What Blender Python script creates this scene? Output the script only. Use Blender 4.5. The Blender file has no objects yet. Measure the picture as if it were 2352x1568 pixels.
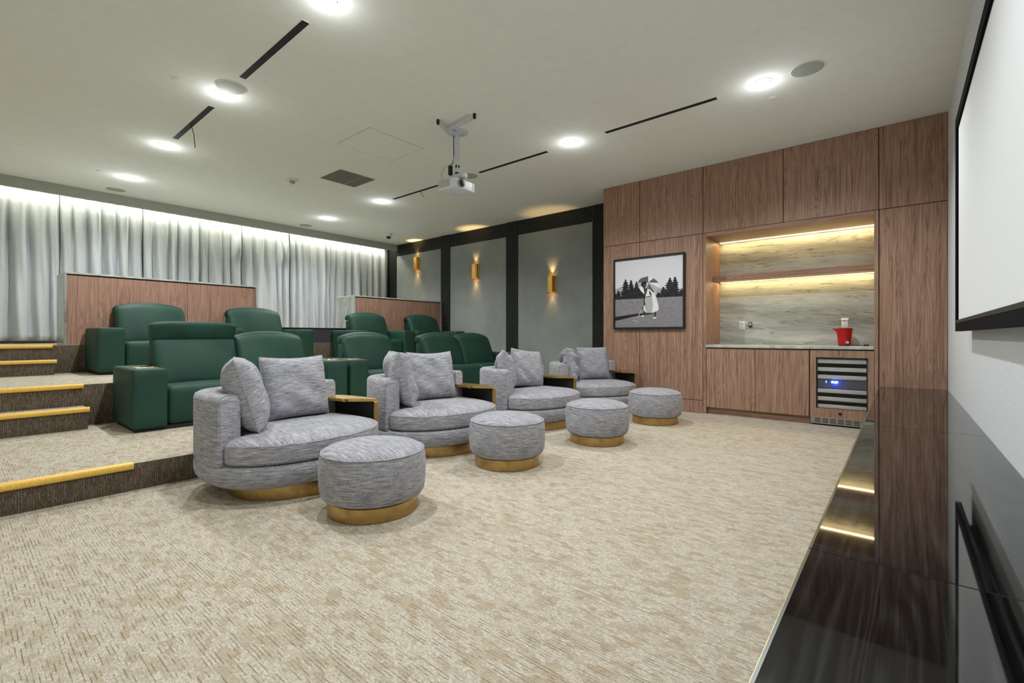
import bpy, bmesh, math, random
from mathutils import Vector, Matrix
random.seed(7)
S = bpy.context.scene
COL = S.collection
PI = math.pi
# ------------------------------------------------------------------ camera
cam_d = bpy.data.cameras.new('camera'); cam = bpy.data.objects.new('camera', cam_d); COL.objects.link(cam)
S.camera = cam
cam_d.sensor_width = 36; cam_d.lens = 36*1073/2352
cam_d.shift_y = -(784-771)/2352
cam_d.clip_start = .02
cam.location = (0, 0, 1.03)
cam.rotation_euler = (PI/2, 0, math.atan2(894, 1073))
# ------------------------------------------------------------------ world, view, lights
w = bpy.data.worlds.new('world'); S.world = w; w.use_nodes = True
w.node_tree.nodes['Background'].inputs[0].default_value = (.5, .52, .5, 1)
w.node_tree.nodes['Background'].inputs[1].default_value = .2
S.view_settings.view_transform = 'Standard'
S.view_settings.look = 'None'
S.view_settings.gamma = 1
S.view_settings.use_curve_mapping = False
S.view_settings.exposure = 0.12
CZ = 3.28           # ceiling height
XS, XB = .36, -10.1  # screen wall, wall behind the curtain
YL, YR, YW = -.95, 7.1, 6.4
LAMPX = (-.94, -2.95, -4.85, -6.69, -8.44)
LAMPS = [(x, y) for y in (1.62, 4.62) for x in LAMPX if (x, y) != (-4.85, 4.62)]
LAMP_W = 62
def light(name, kind, loc, energy, color=(1, 1, 1), rot=(0, 0, 0), **kw):
    d = bpy.data.lights.new(name, kind); d.energy = energy; d.color = color
    for k, v in kw.items(): setattr(d, k, v)
    o = bpy.data.objects.new(name, d); COL.objects.link(o); o.location = loc; o.rotation_euler = rot
    return o
for i, (x, y) in enumerate(LAMPS):
    light('downlight_beam', 'SPOT', (x, y, CZ-.035), LAMP_W*1.9, (.94, .975, 1), spot_size=math.radians(150), spot_blend=.6, shadow_soft_size=.045)
    light('downlight_glow', 'POINT', (x, y, CZ-.11), 1.8, (.94, .975, 1), shadow_soft_size=.05)
# cove strip over the curtain, niche strips
light('cove_light', 'AREA', (-9.80, 3.05, CZ-.02), 42, (1, 1, .84), (0, math.radians(0), 0), shape='RECTANGLE', size=.06, size_y=7.9)
light('niche_light', 'AREA', (-1.1, 6.94, 2.325), 6, (1, .72, .33), (0, 0, 0), shape='RECTANGLE', size=1.72, size_y=.03)
light('niche_light', 'AREA', (-1.1, 6.94, 1.775), 5.5, (1, .72, .33), (0, 0, 0), shape='RECTANGLE', size=1.72, size_y=.03)
SCONX = (-8.83, -6.90, -4.94)
SCONZ = (2.59, 2.235, 1.83)
for x, z_ in zip(SCONX, SCONZ):
    light('sconce_up', 'SPOT', (x, 7.04, z_+.26), 24, (1, .66, .26), (PI, 0, 0), spot_size=math.radians(62), spot_blend=.8, shadow_soft_size=.012)
    light('sconce_down', 'SPOT', (x, 7.04, z_+.04), 6, (1, .66, .26), (0, 0, 0), spot_size=math.radians(62), spot_blend=.8, shadow_soft_size=.012)
# room ambience: one unseen lamp behind the camera, without a ceiling fitting
light('downlight_beam', 'SPOT', (-.94, -.5, CZ-.03), 40, (.95, .98, 1), spot_size=math.radians(150), spot_blend=.6, shadow_soft_size=.045)

# ------------------------------------------------------------------ material helpers
def lin(r, g, b):
    f = lambda c: (c/255/12.92) if c/255 <= .04045 else ((c/255+.055)/1.055)**2.4
    return (f(r), f(g), f(b), 1)
class Mat:
    def __init__(s, name, rough=.6, metal=0, spec=.5):
        s.m = bpy.data.materials.new(name); s.m.use_nodes = True
        s.t = s.m.node_tree; s.b = s.t.nodes['Principled BSDF']
        s.b.inputs['Roughness'].default_value = rough; s.b.inputs['Metallic'].default_value = metal
        s.b.inputs['Specular IOR Level'].default_value = spec
    def n(s, typ, **kw):
        x = s.t.nodes.new(typ)
        for k, v in kw.items():
            if k.startswith('_'): x.inputs[k[1:].replace('_', ' ')].default_value = v
            else: setattr(x, k, v)
        return x
    def l(s, a, b): s.t.links.new(a, b)
    def coord(s, kind='Object'):
        if kind == 'World': return s.n('ShaderNodeNewGeometry').outputs['Position']
        return s.n('ShaderNodeTexCoord').outputs[kind]
    def mapped(s, src, scale=(1, 1, 1), rot=(0, 0, 0), loc=(0, 0, 0)):
        m = s.n('ShaderNodeMapping'); m.inputs['Scale'].default_value = scale
        m.inputs['Rotation'].default_value = rot; m.inputs['Location'].default_value = loc
        s.l(src, m.inputs['Vector']); return m.outputs[0]
    def noise(s, src, scale=1, detail=3, rough=.55, dist=0):
        x = s.n('ShaderNodeTexNoise'); x.inputs['Scale'].default_value = scale; x.inputs['Detail'].default_value = detail
        x.inputs['Roughness'].default_value = rough; x.inputs['Distortion'].default_value = dist
        s.l(src, x.inputs['Vector']); return x.outputs['Fac']
    def ramp(s, fac, stops):
        x = s.n('ShaderNodeValToRGB'); e = x.color_ramp.elements
        while len(e) > 1: e.remove(e[-1])
        e[0].position, e[0].color = stops[0]
        for p, c in stops[1:]:
            q = e.new(p); q.color = c
        s.l(fac, x.inputs[0]); return x.outputs[0]
    def math(s, op, a, b=0, clamp=False):
        x = s.n('ShaderNodeMath', operation=op); x.use_clamp = clamp
        for i, v in ((0, a), (1, b)):
            if isinstance(v, (int, float)): x.inputs[i].default_value = v
            else: s.l(v, x.inputs[i])
        return x.outputs[0]
    def mix(s, fac, a, b, mode='MIX'):
        x = s.n('ShaderNodeMix', data_type='RGBA', blend_type=mode)
        for i, v in ((0, fac), (6, a), (7, b)):
            if isinstance(v, (int, float)): x.inputs[i].default_value = v
            elif isinstance(v, tuple): x.inputs[i].default_value = v
            else: s.l(v, x.inputs[i])
        return x.outputs[2]
    def color(s, c):
        if isinstance(c, tuple): s.b.inputs['Base Color'].default_value = c
        else: s.l(c, s.b.inputs['Base Color'])
        return s
    def bump(s, h, strength=.3, dist=.002):
        x = s.n('ShaderNodeBump'); x.inputs['Strength'].default_value = strength; x.inputs['Distance'].default_value = dist
        s.l(h, x.inputs['Height']); s.l(x.outputs[0], s.b.inputs['Normal']); return s
    def sep(s, src):
        x = s.n('ShaderNodeSeparateXYZ'); s.l(src, x.inputs[0]); return x.outputs
    def comb(s, a, b, c):
        x = s.n('ShaderNodeCombineXYZ')
        for i, v in enumerate((a, b, c)):
            if isinstance(v, (int, float)): x.inputs[i].default_value = v
            else: s.l(v, x.inputs[i])
        return x.outputs[0]
def plain(name, c, rough=.5, metal=0, spec=.5, grain=0.04, gs=60):
    m = Mat(name, rough, metal, spec); co = m.coord()
    n = m.noise(co, gs, 3)
    d = tuple(v*(1-grain*2) for v in c[:3])+(1,); u = tuple(min(1, v*(1+grain*2)) for v in c[:3])+(1,)
    m.color(m.ramp(n, [(.3, d), (.7, u)]))
    return m.m
def emit(name, c, strength):
    m = Mat(name); m.b.inputs['Base Color'].default_value = (0, 0, 0, 1)
    m.b.inputs['Emission Color'].default_value = c; m.b.inputs['Emission Strength'].default_value = strength
    return m.m
def wood(name, dark, mid, light_, kind='World', axis='z', rough=.45, scale=1, offs=True, spec=.35):
    m = Mat(name, rough, 0, spec); co = m.coord(kind)
    if offs:
        r = m.n('ShaderNodeObjectInfo').outputs['Random']
        v = m.n('ShaderNodeVectorMath', operation='ADD'); m.l(co, v.inputs[0])
        m.l(m.comb(m.math('MULTIPLY', r, 7.3), m.math('MULTIPLY', r, 7.3), m.math('MULTIPLY', r, 3.1)), v.inputs[1]); co = v.outputs[0]
    sc = {'z': (13, 13, .7), 'y': (13, .7, 13), 'x': (.7, 13, 13)}[axis]
    sc = tuple(q*scale for q in sc)
    a = m.noise(m.mapped(co, sc), 1, 2, .5, .7)
    # cathedral rings: distorted bands
    rings = m.math('FRACT', m.math('MULTIPLY', a, 14))
    rings = m.math('PINGPONG', rings, .5)
    fs = {'z': (160, 160, 3), 'y': (160, 3, 160), 'x': (3, 160, 160)}[axis]
    f = m.noise(m.mapped(co, fs), 1, 4, .7)
    fs2 = tuple(q*.42 for q in fs)
    g = m.noise(m.mapped(co, fs2), 1, 3, .6)
    h = m.math('ADD', m.math('MULTIPLY', rings, .42), m.math('ADD', m.math('MULTIPLY', f, .42), m.math('MULTIPLY', g, .72)))
    m.color(m.ramp(h, [(.42, dark), (.66, mid), (.92, light_)]))
    if rough > .1: m.bump(f, .15, .001)
    return m.m
def carpet():
    m = Mat('carpet_weave', .95, 0, .1); co = m.coord('World')
    px, py, pz = m.sep(co)
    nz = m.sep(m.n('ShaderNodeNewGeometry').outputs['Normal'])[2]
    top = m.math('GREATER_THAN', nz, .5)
    # on treads the yarn runs across the room (x); down the risers it runs vertically
    run = m.math('ADD', m.math('MULTIPLY', px, top), m.math('MULTIPLY', pz, m.math('SUBTRACT', 1, top)))
    crs = m.math('ADD', py, m.math('MULTIPLY', px, m.math('MULTIPLY', m.math('SUBTRACT', 1, top), .7)))
    blk = m.n('ShaderNodeTexVoronoi', distance='CHEBYCHEV'); blk.inputs['Scale'].default_value = 1
    m.l(m.comb(m.math('MULTIPLY', run, 18), m.math('MULTIPLY', crs, 34), 0), blk.inputs['Vector'])
    bc = m.sep(blk.outputs['Color'])[0]
    loop = m.noise(m.comb(m.math('MULTIPLY', run, 230), m.math('MULTIPLY', crs, 230), 0), 1, 2, .7)
    yarn = m.math('FLOOR', m.math('MULTIPLY', crs, 260))
    rib = m.noise(m.comb(m.math('MULTIPLY', run, 70), m.math('MULTIPLY', yarn, 7.31), 0), 1, 1, .5)
    cloud = m.noise(m.comb(m.math('MULTIPLY', run, 9), m.math('MULTIPLY', crs, 14), 4), 1, 3, .65)
    # tan patches, speckled by the loops
    p = m.math('ADD', m.math('MULTIPLY', bc, .55), m.math('ADD', m.math('MULTIPLY', cloud, .75), m.math('ADD', m.math('MULTIPLY', loop, .8), m.math('MULTIPLY', rib, .3))))
    patch = m.math('MULTIPLY', m.math('SUBTRACT', p, 1.22), 5, clamp=True)
    # thin dark grooves along the pile rows, broken into dashes
    rows = m.math('MULTIPLY', crs, 82)
    g = m.math('PINGPONG', m.math('ADD', rows, m.math('MULTIPLY', cloud, .12)), .5)
    g = m.math('LESS_THAN', g, .12)
    dash = m.noise(m.comb(m.math('MULTIPLY', run, 11), m.math('MULTIPLY', m.math('FLOOR', m.math('ADD', rows, .5)), 6.13), 2), 1, 2, .6)
    dash = m.math('MULTIPLY', m.math('SUBTRACT', dash, .47), 9, clamp=True)
    groove = m.math('MULTIPLY', m.math('MULTIPLY', g, dash), .66)
    fine = m.math('MULTIPLY', m.math('SUBTRACT', rib, .42), 5, clamp=True)
    base = m.mix(fine, lin(178, 168, 149), lin(206, 198, 183))
    c = m.mix(m.math('MULTIPLY', patch, .52), base, lin(162, 141, 110))
    c = m.mix(groove, c, lin(104, 86, 64))
    sb = m.mix(fine, lin(84, 74, 62), lin(116, 106, 92))  # risers tinted darker: weaker light from above, and pile direction, painted in
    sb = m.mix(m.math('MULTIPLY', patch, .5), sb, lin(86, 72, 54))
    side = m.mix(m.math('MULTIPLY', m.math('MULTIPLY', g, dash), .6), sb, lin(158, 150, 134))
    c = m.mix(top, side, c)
    m.color(c); m.bump(m.math('ADD', m.math('SUBTRACT', 1, groove), loop), .5, .004)
    return m.m
def tweed():
    m = Mat('tweed_weave', .9, 0, .15); co = m.coord('Object'); geo = m.n('ShaderNodeNewGeometry')
    px, py, pz = m.sep(co)
    tn = m.n('ShaderNodeTexCoord').outputs['Normal']
    nz = m.math('ABSOLUTE', m.sep(tn)[2])
    t = m.math('GREATER_THAN', nz, .72)
    sideA = m.comb(m.math('MULTIPLY', px, 13), m.math('MULTIPLY', py, 13), m.math('MULTIPLY', pz, 330))
    topA = m.comb(m.math('MULTIPLY', px, 13), m.math('MULTIPLY', py, 330), m.math('MULTIPLY', pz, 9))
    sideB = m.comb(m.math('MULTIPLY', px, 380), m.math('MULTIPLY', py, 380), m.math('MULTIPLY', pz, 24))
    topB = m.comb(m.math('MULTIPLY', px, 380), m.math('MULTIPLY', py, 24), m.math('MULTIPLY', pz, 20))
    a = m.mix(t, m.noise(sideA, 1, 3, .65), m.noise(topA, 1, 3, .65))
    b = m.mix(t, m.noise(sideB, 1, 2, .5), m.noise(topB, 1, 2, .5))
    v = m.math('ADD', m.math('MULTIPLY', m.sep(a)[0], .88), m.math('MULTIPLY', m.sep(b)[0], .24))
    c = m.ramp(v, [(.40, lin(96, 97, 108)), (.50, lin(134, 134, 141)), (.60, lin(164, 163, 168)), (.74, lin(206, 205, 206))])
    m.color(c); m.bump(m.sep(a)[0], .35, .002)
    m.b.inputs['Sheen Weight'].default_value = .15
    return m.m
def marble(name, kind='World', vertical=False):
    m = Mat(name, .22, 0, .5); co = m.coord(kind)
    if vertical: co = m.mapped(co, rot=(0, PI/2, 0))
    px, py, pz = m.sep(co)
    z = m.math('ADD', pz, m.math('MULTIPLY', m.noise(m.mapped(co, (1.1, 1.1, 1.3)), 1, 3, .5), .16))
    z = m.math('ADD', z, m.math('MULTIPLY', m.noise(m.mapped(co, (4, 4, 9)), 1, 3, .6), .03))
    z = m.math('ADD', z, m.math('MULTIPLY', px, .06))
    band = m.noise(m.comb(m.math('MULTIPLY', px, 1.1), m.math('MULTIPLY', py, 1.1), m.math('MULTIPLY', z, 7)), 1, 4, .6)
    fine = m.noise(m.comb(m.math('MULTIPLY', px, 5), m.math('MULTIPLY', py, 5), m.math('MULTIPLY', z, 80)), 1, 5, .7)
    v = m.math('ADD', m.math('MULTIPLY', band, .5), m.math('ADD', m.math('MULTIPLY', fine, .30), m.math('MULTIPLY', m.noise(m.mapped(co, (1.6, 1.6, 4)), 1, 4, .6), .24)))
    c = m.ramp(v, [(.36, lin(92, 94, 84)), (.44, lin(146, 149, 140)), (.54, lin(166, 171, 165)), (.68, lin(206, 208, 200))])
    vein = m.math('PINGPONG', m.math('FRACT', m.math('MULTIPLY', m.noise(m.comb(m.math('MULTIPLY', px, .45), m.math('MULTIPLY', py, .45), m.math('MULTIPLY', z, 5.5)), 1, 4, .62), 4)), .5)
    vm = m.ramp(vein, [(0, (1, 1, 1, 1)), (.02, (.3, .3, .3, 1)), (.05, (0, 0, 0, 1))])
    c = m.mix(m.math('MULTIPLY', vm, .7), c, lin(72, 64, 48))
    m.color(c); return m.m
def herring():
    m = Mat('herringbone_fabric', .85, 0, .2); co = m.coord('World'); px, py, pz = m.sep(co)
    zz = m.math('PINGPONG', px, .16)
    u = m.math('MULTIPLY', m.math('ADD', pz, m.math('MULTIPLY', zz, 1.15)), 27)
    saw = m.math('PINGPONG', m.math('FRACT', u), .5)
    groove = m.ramp(saw, [(0, (.15, .15, .15, 1)), (.15, (1, 1, 1, 1))])
    n = m.noise(m.mapped(co, (1, 1, 1)), 170, 3, .7); n2 = m.noise(co, 2.2, 3)
    c = m.ramp(n, [(.35, lin(136, 142, 139)), (.62, lin(174, 179, 176))])
    big = m.ramp(n2, [(.35, (.86, .86, .86, 1)), (.65, (1, 1, 1, 1))])
    c = m.mix(1, c, big, 'MULTIPLY')
    m.color(m.mix(.42, c, m.mix(1, c, groove, 'MULTIPLY')))
    m.bump(m.math('ADD', m.sep(groove)[0], m.math('MULTIPLY', n, .3)), .8, .003)
    return m.m
def linen(name, c1, c2, kind='World', sc=220):
    m = Mat(name, .9, 0, .2); co = m.coord(kind)
    n = m.noise(m.mapped(co, (1, 1, .6)), sc, 3, .6)
    m.color(m.ramp(n, [(.35, c1), (.65, c2)])); m.bump(n, .4, .0015); return m.m
def leather():
    m = Mat('green_upholstery', .62, 0, .35); co = m.coord('Object')
    n = m.noise(co, 420, 2, .6); n2 = m.noise(co, 3.5, 3)
    m.color(m.ramp(n2, [(.3, lin(24, 58, 47)), (.7, lin(32, 70, 57))]))
    m.bump(n, .25, .0008); return m.m
M = {}
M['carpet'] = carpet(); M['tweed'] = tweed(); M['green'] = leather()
M['walnut'] = wood('walnut_veneer', lin(112, 82, 65), lin(153, 119, 99), lin(180, 147, 125))
M['walnut2'] = wood('walnut_veneer_partition', lin(126, 92, 76), lin(168, 130, 110), lin(192, 154, 134))
M['walnut_x'] = wood('walnut_veneer_level', lin(112, 82, 65), lin(153, 119, 99), lin(180, 147, 125), axis='x')
M['blackwood'] = wood('black_oak_under_glass', lin(8, 8, 9), lin(20, 20, 20), lin(46, 46, 45), axis='y', rough=.03, scale=.5, spec=.55)
M['marble'] = marble('quartzite'); M['marble_v'] = marble('quartzite_upright', vertical=True)
M['herring'] = herring(); M['marble_light'] = plain('quartzite_polished_edge', lin(186, 188, 180), .25, 0, .5, .12, 9)
M['linen'] = linen('linen_wallcovering', lin(206, 210, 212), lin(224, 228, 231), sc=160)
M['ceiling'] = plain('ceiling_paint', lin(238, 241, 234), .9, 0, .1, .01, 12)
M['wallpaint'] = plain('wall_paint', lin(215, 216, 208), .9, 0, .1, .02, 12)
M['soffit'] = plain('soffit_paint', lin(172, 176, 166), .9, 0, .1, .02, 12)
M['charcoal'] = plain('charcoal_lacquer', lin(46, 48, 45), .6, 0, .3)
M['charcoal_dark'] = plain('dark_recess', lin(16, 16, 16), .8)
M['black'] = plain('matt_black', lin(18, 18, 19), .6)
M['velvet'] = plain('black_velvet', lin(14, 15, 18), .95, 0, .1)
M['gloss_black'] = plain('gloss_black', lin(10, 11, 13), .1)
M['white'] = plain('white_plastic', lin(222, 224, 226), .45)
M['white_metal'] = plain('white_enamel', lin(206, 212, 220), .4)
M['screen'] = plain('screen_fabric', lin(232, 234, 236), .85, 0, .1, .01, 300)
M['grille'] = plain('speaker_grille', lin(172, 176, 166), .8, 0, .2, .1, 400)
M['brass'] = plain('brushed_brass', lin(208, 170, 104), .34, 1, .5, .06, 40)
M['bronze'] = plain('aged_brass', lin(182, 152, 100), .32, 1, .5, .1, 14)
M['gold_carpet_strip'] = plain('gold_nosing', lin(240, 196, 92), .45, .15, .5, .06, 90)
M['panel_grey'] = plain('control_panel_plastic', lin(84, 88, 98), .4)
M['grille_backing'] = plain('grille_backing', lin(86, 86, 78), .8)
M['rack'] = plain('satin_silver_rack', lin(214, 216, 212), .35, .2)
M['lamp_brass'] = plain('polished_lamp_brass', lin(228, 176, 84), .22, .75, .5, .05, 30)
M['steel'] = plain('brushed_steel', lin(178, 178, 172), .32, 1)
M['navy'] = plain('dark_fascia', lin(50, 52, 60), .7)
M['glassedge'] = plain('green_glass_edge', lin(62, 74, 52), .3)
M['red'] = plain('red_plastic', lin(176, 8, 14), .3)
M['led'] = emit('warm_led', (1, .80, .45, 1), 3.5)
M['lens'] = emit('lamp_lens', (1, .99, .95, 1), 24)
M['bulb'] = emit('sconce_bulb', (1, .72, .3, 1), 30)
M['blue'] = emit('blue_display', (.02, .08, 1, 1), 2.0)
M['bluewhite'] = emit('display_digits', (.5, .75, 1, 1), 7)
M['teal'] = emit('teal_indicator', (.1, .9, .7, 1), 3)
M['cream_wire'] = plain('cream_wire', lin(205, 200, 185), .6)
M['grey_panel'] = plain('ceiling_grille_metal', lin(150, 150, 136), .6)
def glassmat(name, rough=.0, tint=(1, 1, 1, 1)):
    m = Mat(name, rough); m.b.inputs['Transmission Weight'].default_value = 1
    m.b.inputs['Base Color'].default_value = tint; m.b.inputs['IOR'].default_value = 1.25; return m.m
M['glass'] = glassmat('clear_glass'); M['clear_plastic'] = glassmat('clear_plastic', .03)
def curtain_mat():
    m = Mat('curtain_cloth', .85, 0, .2); co = m.coord('World')
    n = m.noise(m.mapped(co, (1, 1, .6)), 120, 3, .6)
    m.color(m.ramp(n, [(.3, lin(182, 187, 190)), (.7, lin(208, 212, 213))])); m.bump(n, .3, .002)
    return m.m
M['curtain'] = curtain_mat()

# ------------------------------------------------------------------ mesh helpers
def finish(bm, angle=35):
    bmesh.ops.recalc_face_normals(bm, faces=bm.faces)
    for f in bm.faces: f.smooth = True
    a = math.radians(angle)
    for e in bm.edges:
        if len(e.link_faces) == 2 and e.calc_face_angle(0) > a: e.smooth = False
def obj(name, bm, mat, parent=None, loc=None, label=None, kind=None, angle=35):
    finish(bm, angle)
    me = bpy.data.meshes.new(name); bm.to_mesh(me); bm.free()
    for q in (mat if isinstance(mat, (list, tuple)) else [mat]): me.materials.append(q)
    o = bpy.data.objects.new(name, me); COL.objects.link(o)
    if parent: o.parent = parent
    if loc: o.location = loc
    if label: o['label'] = label
    if kind: o['kind'] = kind
    return o
def empty(name, loc=(0, 0, 0), rz=0, label=None, cat=None, group=None, kind=None):
    o = bpy.data.objects.new(name, None); COL.objects.link(o); o.location = loc; o.rotation_euler = (0, 0, rz)
    o.empty_display_size = .1
    return tag(o, label, cat, group, kind)
def tag(o, label=None, cat=None, group=None, kind=None):
    if label: o['label'] = label
    if cat: o['category'] = cat
    if group: o['group'] = group
    if kind: o['kind'] = kind
    return o
def dup(root, loc, rz=0, label=None, keep=None):
    r = root.copy(); COL.objects.link(r); r.location = loc; r.rotation_euler = (0, 0, rz)
    if label: r['label'] = label
    for ch in list(root.children):
        c = ch.copy(); COL.objects.link(c); c.parent = r
        for g in ch.children:
            d = g.copy(); COL.objects.link(d); d.parent = c
    return r
def bx(bm, x0, x1, y0, y1, z0, z1, bev=0, seg=2, mi=0):
    vs = [bm.verts.new((x, y, z)) for x in (x0, x1) for y in (y0, y1) for z in (z0, z1)]
    fs = [bm.faces.new([vs[i] for i in q]) for q in ((0, 1, 3, 2), (4, 6, 7, 5), (0, 4, 5, 1), (2, 3, 7, 6), (0, 2, 6, 4), (1, 5, 7, 3))]
    for f in fs: f.material_index = mi
    if bev:
        es = list({e for f in fs for e in f.edges})
        bmesh.ops.bevel(bm, geom=es, offset=bev, segments=seg, profile=.5, affect='EDGES')
    return fs
def box(name, x0, x1, y0, y1, z0, z1, mat, parent=None, bev=0, seg=2, **kw):
    bm = bmesh.new(); bx(bm, x0, x1, y0, y1, z0, z1, bev, seg); return obj(name, bm, mat, parent, **kw)
def loft(bm, rings, cap0=True, cap1=True, mi=0, closed=True):
    R = [[bm.verts.new(p) for p in r] for r in rings]
    n = len(R[0])
    for a, b in zip(R, R[1:]):
        for i in range(n if closed else n-1):
            j = (i+1) % n
            f = bm.faces.new((a[i], a[j], b[j], b[i])); f.material_index = mi
    if cap0: f = bm.faces.new(R[0][::-1]); f.material_index = mi
    if cap1: f = bm.faces.new(R[-1]); f.material_index = mi
    return R
def tube(bm, pts, r, n=8, mi=0):
    pts = [Vector(p) for p in pts]; rings = []
    up = Vector((0, 0, 1))
    for i, p in enumerate(pts):
        d = (pts[min(i+1, len(pts)-1)]-pts[max(i-1, 0)]).normalized()
        a = d.cross(up)
        if a.length < .05: a = d.cross(Vector((1, 0, 0)))
        a.normalize(); b = d.cross(a).normalized()
        rings.append([p+a*r*math.cos(2*PI*k/n)+b*r*math.sin(2*PI*k/n) for k in range(n)])
    loft(bm, rings, mi=mi)
def lathe(bm, prof, n=32, c=(0, 0, 0), mi=0, sx=1, sy=1):
    rings = [[(c[0]+r*sx*math.cos(2*PI*k/n), c[1]+r*sy*math.sin(2*PI*k/n), c[2]+z) for k in range(n)] for r, z in prof]
    loft(bm, rings, mi=mi)
def puff(bm, x0, x1, y0, y1, z0, z1, r=.04, bulge=(0, 0, 0), cuts=9, mat4=None, prof=None):
    """soft upholstered block: rounded box whose faces swell by bulge"""
    t = bmesh.new(); bmesh.ops.create_cube(t, size=2)
    bmesh.ops.subdivide_edges(t, edges=t.edges, cuts=cuts, use_grid_fill=True)
    h = ((x1-x0)/2, (y1-y0)/2, (z1-z0)/2); c = ((x0+x1)/2, (y0+y1)/2, (z0+z1)/2)
    mp = {}
    for v in t.verts:
        p = []
        for k in range(3):
            q = v.co[k]; s = 1 if q > 0 else -1; a = abs(q)
            a = a*(h[k]-r)/.62 if a < .62 else h[k]-r+(a-.62)/.38*r
            p.append(s*a)
        q = [max(-(h[k]-r), min(h[k]-r, p[k])) for k in range(3)]
        rem = Vector([p[k]-q[k] for k in range(3)]); mx = max(abs(e) for e in rem)
        res = Vector(q)+(rem.normalized()*mx if rem.length > 1e-9 else rem)
        u = [res[k]/h[k] for k in range(3)]
        for k in range(3):
            o1, o2 = (k+1) % 3, (k+2) % 3
            w_ = max(0, 1-u[o1]**2)*max(0, 1-u[o2]**2)
            res[k] += bulge[k]*w_*u[k]
        P = res+Vector(c)
        if prof: P = Vector(prof(P, u))
        if mat4: P = mat4 @ P
        mp[v] = bm.verts.new(P)
    for f in t.faces: bm.faces.new([mp[v] for v in f.verts])
    t.free()

# ------------------------------------------------------------------ room shell
Z1, Z2, Z3 = .18, .57, .915
X1, X2, X3 = -3.93, -5.95, -7.95
box('floor', XB-.1, XS+.1, YL-.1, YR+.1, -.1, 0, M['carpet'], kind='structure')
box('ceiling', -9.66, XS+.1, YL-.1, YR+.1, CZ, CZ+.1, M['ceiling'], kind='structure')
box('ceiling', XB-.1, -9.66, YL-.1, YR+.1, CZ+.1, CZ+.2, M['ceiling'], kind='structure')
box('trim_1', -9.66, -9.60, YL, YR, CZ-.15, CZ+.1, M['soffit'], kind='structure', bev=.003)
box('wall_back', XB-.1, XB, YL-.1, YR+.1, 0, CZ+.1, M['wallpaint'], kind='structure')
box('wall_left', XB-.1, XS+.1, YL-.1, YL, 0, CZ+.1, M['wallpaint'], kind='structure')
box('wall_front', XS, XS+.1, YL-.1, YR+.1, 0, CZ, M['linen'], kind='structure')
# platforms (tiers) with carpet
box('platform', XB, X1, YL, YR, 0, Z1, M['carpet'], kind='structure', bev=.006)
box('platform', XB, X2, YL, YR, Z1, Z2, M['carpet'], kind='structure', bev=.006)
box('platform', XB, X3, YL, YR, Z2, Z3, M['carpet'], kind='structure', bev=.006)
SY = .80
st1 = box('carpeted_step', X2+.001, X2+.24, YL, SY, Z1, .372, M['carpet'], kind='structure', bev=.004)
st2 = box('carpeted_step', X3+.001, X3+.26, YL, SY-.02, Z2, .742, M['carpet'], kind='structure', bev=.004)
def nosing(x, y1, z, parent):
    bm = bmesh.new(); n = 10
    prof = [(x-.035, z), (x-.035, z+.006), (x+.004, z+.008)]
    prof += [(x+.012+.011*math.sin(a), z-.014+.022*math.cos(a)) for a in [i*PI/8 for i in range(1, 9)]]
    prof += [(x+.001, z-.036)]
    loft(bm, [[(px, YL, pz) for px, pz in prof], [(px, y1, pz) for px, pz in prof]])
    return obj('nosing', bm, M['gold_carpet_strip'], parent)
plats = [o for o in COL.objects if o.name.startswith('platform')]
nosing(X1, .775, Z1, plats[0]); nosing(X2, .80, Z2, plats[1]); nosing(X3, .79, Z3, plats[2])
nosing(X2+.24, SY+.01, .372, st1); nosing(X3+.26, SY+.0, .742, st2)

# right wall with fabric panels, ribbed pilasters, fluted band
wr = box('wall_right', XB-.1, XS+.1, YR+.04, YR+.14, 0, CZ, M['charcoal_dark'], kind='structure')
pil = [(-9.95, -9.66), (-8.0, -7.71), (-6.06, -5.77), (-4.10, -3.81)]
for (a0, a1), (b0, b1) in zip(pil, pil[1:]):
    box('fabric_panel', a1+.006, b0-.006, YR, YR+.04, Z1-.18, 3.005, M['herring'], wr, bev=.004)
    bm = bmesh.new()
    bx(bm, a1, b0, YR+.02, YR+.04, 3.01, CZ)
    z = 3.018
    while z < CZ-.02:
        bx(bm, a1, b0, YR-.012, YR+.02, z, z+.018); z += .0265
    obj('fluted_band', bm, M['charcoal'], wr, kind='stuff')
for a0, a1 in pil:
    bm = bmesh.new(); bx(bm, a0, a1, YR+.01, YR+.04, 0, CZ)
    x = a0+.008
    while x < a1-.012:
        bx(bm, x, x+.017, YR-.022, YR+.01, 0, CZ); x += .0268
    obj('pilaster', bm, M['charcoal'], wr, kind='stuff')
# wood panelled feature: block in front of the right wall
WX0, WX1, D = -3.51, XS, YW
wp = box('wall_panelling', WX0+.01, -2.06, D+.03, YR+.04, 0, CZ, M['charcoal_dark'], kind='structure')
box('carcass', -.18, WX1, D+.03, YR+.04, 0, CZ, M['charcoal_dark'], wp)
box('carcass', -2.06, -.18, D+.03, YR+.04, 2.40, CZ, M['charcoal_dark'], wp)
g = .0035
def panel(x0, x1, z0, z1, m='walnut', y0=D, y1=D+.03):
    return box('wall_panel', x0+g, x1-g, y0, y1, z0+g, z1-g, M[m], wp, bev=.0015, seg=1)
ZS = 2.39
ux = [WX0, -2.917, -2.027, -1.09, -.185, WX1]
for a, b in zip(ux, ux[1:]): panel(a, b, ZS, CZ)
lx = [WX0, -2.917, -2.027]
for a, b in zip(lx, lx[1:]): panel(a, b, .17, ZS)
panel(WX0, -2.027, 0, .17); panel(-.185, WX1, 0, ZS)
box('wall_panel', WX0, WX0+.02, D+.031, YR+.0, 0, CZ, M['walnut'], wp)
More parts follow.
